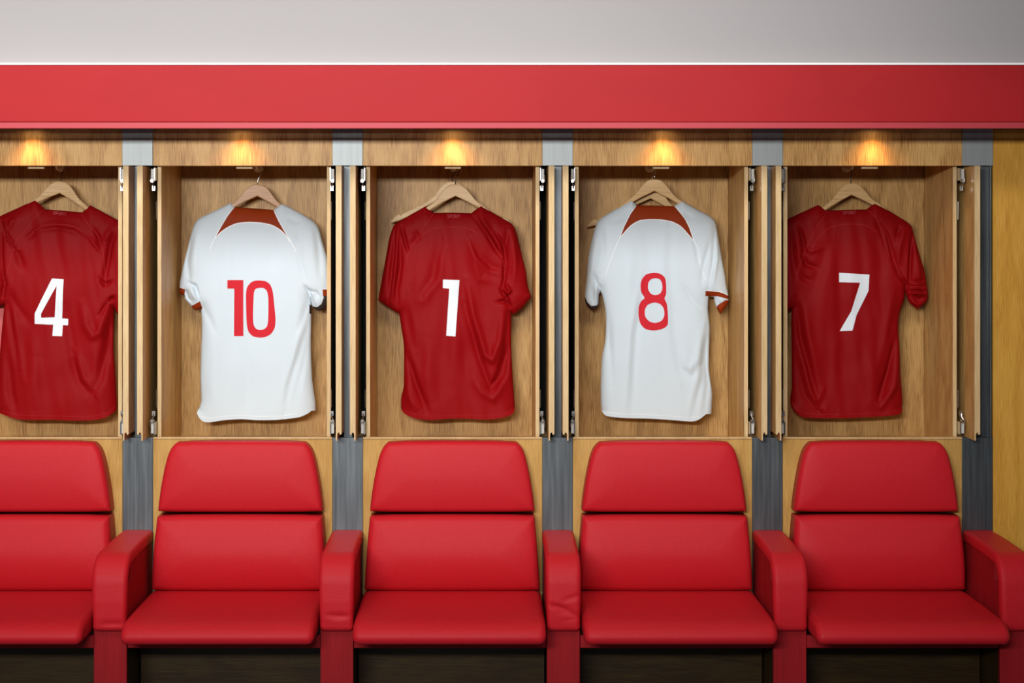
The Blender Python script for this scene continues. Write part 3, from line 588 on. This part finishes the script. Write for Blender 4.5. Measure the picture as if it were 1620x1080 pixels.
# ------------------------------------------------------------------ hangers and wall hooks
HU = [(0,0),(.018,-.0015),(.034,-.011),(.050,-.030),(.068,-.054),(.085,-.068),(.11,-.083),(.15,-.103),(.180,-.117),(.184,-.1225),(.188,-.1235),(.193,-.119),(.205,-.126),(.216,-.137),(.221,-.148)]
HL = [(.216,-.151),(.19,-.143),(.14,-.118),(.09,-.089),(.045,-.063),(0,-.041)]
def make_hanger(px, py, Y, rot, label, wood_m, wire_m, hook_px, flat=.3, full=False, span=1.0):
    x0, z0 = X(px, Y), Z(py, Y)
    t = thing('clothes_hanger', label, 'hanger', (x0, Y, z0), 'wooden hangers in the lockers')
    right = HU+HL; left = [(-x, z) for x, z in reversed(right)][1:-1]
    poly = right+left; c_, s_ = math.cos(rot), math.sin(rot)
    # split in small quads: top and bottom chains
    b_ = MB(); n = 36
    def chain(pts, x): 
        for (xa, za), (xb, zb) in zip(pts[:-1], pts[1:]):
            if xa <= x <= xb or xb <= x <= xa: 
                return za+(zb-za)*(x-xa)/((xb-xa) or 1)
        return pts[-1][1]
    HUx = HU[:-1]+[(.222, -.144)]; HLx = [(0,-.041),(.045,-.063),(.09,-.089),(.14,-.118),(.19,-.143),(.216,-.151),(.222,-.1505)]
    xs = [.222*math.sin(math.pi/2*k/n) for k in range(n+1)]; xs = sorted(set([-x for x in xs]+xs+[.184, .188, -.184, -.188]))
    V = []
    for x in xs:
        a = abs(x); zt, zb = chain(HUx, a), chain(HLx, a); th = .0065
        x *= span
        if not full: zt -= max(0, a-.095)*.20; zb -= max(0, a-.095)*.15; x *= 1-max(0, a-.1)*1.2
        yb = -.018*(a/.222)**2*flat   # arms sweep forward
        e = min(.003, (zt-zb)*.3)
        V.append([(x, yb-th+.002, zt), (x, yb-th, zt-e), (x, yb-th, zb+e), (x, yb-th+.002, zb), (x, yb+th-.002, zb), (x, yb+th, zb+e), (x, yb+th, zt-e), (x, yb+th-.002, zt)])
    v = [p for R in V for p in R]; f = []
    for i in range(len(V)-1):
        for k in range(8): f.append((i*8+k, i*8+(k+1) % 8, (i+1)*8+(k+1) % 8, (i+1)*8+k))
    f.append(tuple(range(8))); f.append(tuple((len(V)-1)*8+k for k in range(8)))
    v = [(x*c_-z*s_, y, x*s_+z*c_) for x, y, z in v]
    b_.add(v, f); b_.build('hanger_body', wood_m, t)
    hx, hz = X(hook_px[0], Y)-x0, Z(hook_px[1], Y)-z0
    r = .017; pts = [(0, 0, -.004), (0, 0, .008), (.001, 0, .017), (hx*.35+.004, 0, .026), (hx+r*.72, 0, hz-.004)]
    for k in range(1, 9): a = math.radians(-15+k*24); pts.append((hx+r*math.cos(a)*.85, 0, hz+.006+r*math.sin(a)))
    MB().tube(pts, .0017, 8).build('hanger_hook', wire_m, t, True)
    return t
hk = {'4': (95.5,267), '10': (408.5,268), '1': (719,267), '8': (1028.5,268), '7': (1340,267.5)}
YH = .332
make_hanger(96.3, 287, YH, math.radians(-4.5), 'wooden hanger holding the red number 4 shirt', M['hanger'], M['black_wire'], (97, 264))
make_hanger(407.8, 291.7, YH, math.radians(-1.8), 'honey-coloured wooden hanger holding the white number 10 shirt', M['hanger_brown'], M['chrome'], (409, 264))
make_hanger(720.5, 291.5, YH, math.radians(.6), 'wooden hanger holding the red number 1 shirt', M['hanger'], M['black_wire'], (722, 264))
make_hanger(715.6, 287.0, .372, math.radians(-1.5), 'spare wooden hanger behind the red number 1 shirt, left arm showing', M['hanger'], M['black_wire'], (719, 264), .1, True, .96)
make_hanger(1035.4, 283.7, YH, math.radians(-.6), 'wooden hanger holding the white number 8 shirt', M['hanger'], M['chrome'], (1034, 262))
make_hanger(1029.8, 295.5, .375, math.radians(-2.2), 'spare wooden hanger behind the white number 8 shirt, left tip showing', M['hanger'], M['chrome'], (1029, 264), .1, True)
make_hanger(1346, 289.8, YH, math.radians(2.0), 'wooden hanger holding the red number 7 shirt', M['hanger'], M['black_wire'], (1343, 264))
for n_, (hx, hy) in hk.items():
    Yk = .40; x0, z0 = X(hx, Yk), Z(hy, Yk)
    t = thing('coat_hook', 'small brass coat hook on the back wall of the number %s locker' % n_, 'hook', (x0, .43, z0), 'coat hooks inside the lockers')
    b_ = MB(); b_.cyl((0, -.005, .004), .013, .008, 'y', 24); b_.build('rosette', M['brass'], t)
    b_ = MB(); b_.tube([(.0155*math.cos(a), -.024, .004+.0125*math.sin(a)) for a in [2*math.pi*q/32 for q in range(32)]], .0018, 8, True); b_.build('ring', M['brass'], t, True)
    b_ = MB(); b_.tube([(0, -.008, .008), (0, -.03, .006), (.002, -.06, .000), (.004, -.098, -.002), (.004, -.108, .006), (.004, -.110, .016)], [.0055, .005, .0045, .004, .004, .006], 12)
    b_.build('peg', M['brass'], t, True)

# salmon cloth at the far left, behind the number 4 shirt
v = []; f = []; nx, nz = 10, 14
for j in range(nz+1):
    for i in range(nx+1): v.append((X(-40+52*i/nx, .41), .405+.010*math.sin(i*1.4+j*.15), Z(462+106*j/nz, .41)))
for j in range(nz):
    for i in range(nx): a = j*(nx+1)+i; f.append((a, a+1, a+nx+2, a+nx+1))
o = obj('towel', v, f, M['salmon'], None, True); md = o.modifiers.new('thick', 'SOLIDIFY'); md.thickness = .004
tag(o, 'sliver of salmon-pink cloth behind the number 4 shirt at the left edge', 'cloth')

# ------------------------------------------------------------------ light
def area(name, loc, target, sx, sy, energy, col):
    L = bpy.data.lights.new(name, 'AREA'); L.shape = 'RECTANGLE'; L.size = sx; L.size_y = sy; L.energy = energy; L.color = col
    o = bpy.data.objects.new(name, L); C.objects.link(o); o.location = loc
    o.rotation_euler = (Vector(target)-Vector(loc)).to_track_quat('-Z', 'Y').to_euler(); return o
area('room_lamp', (-1.15, -6.6, 2.45), (-.75, 0, 2.5), 2.4, .3, 74, (1, 1, 1)).data.spread = math.radians(85)
area('ceiling_lamp', (-.9, -1.9, 2.92), (-.75, .3, 1.45), 4.2, .4, 23, (1, 1, 1)).data.spread = math.radians(80)
w = bpy.data.worlds.new('World'); bpy.context.scene.world = w; w.use_nodes = True
w.node_tree.nodes['Background'].inputs[0].default_value = (.86, .93, 1, 1); w.node_tree.nodes['Background'].inputs[1].default_value = .16

cam = bpy.data.cameras.new('camera'); co = bpy.data.objects.new('camera', cam); C.objects.link(co)
co.location = (0, -D0, EYE); co.rotation_euler = (math.radians(90), 0, 0)
cam.sensor_width = 36; cam.lens = F/1620*36; cam.shift_x = (810-VX)/1620; cam.shift_y = -(540-VY)/1620
bpy.context.scene.camera = co
vs = bpy.context.scene.view_settings; vs.view_transform = 'Standard'; vs.look = 'None'; vs.gamma = 1; vs.use_curve_mapping = False; vs.exposure = 0
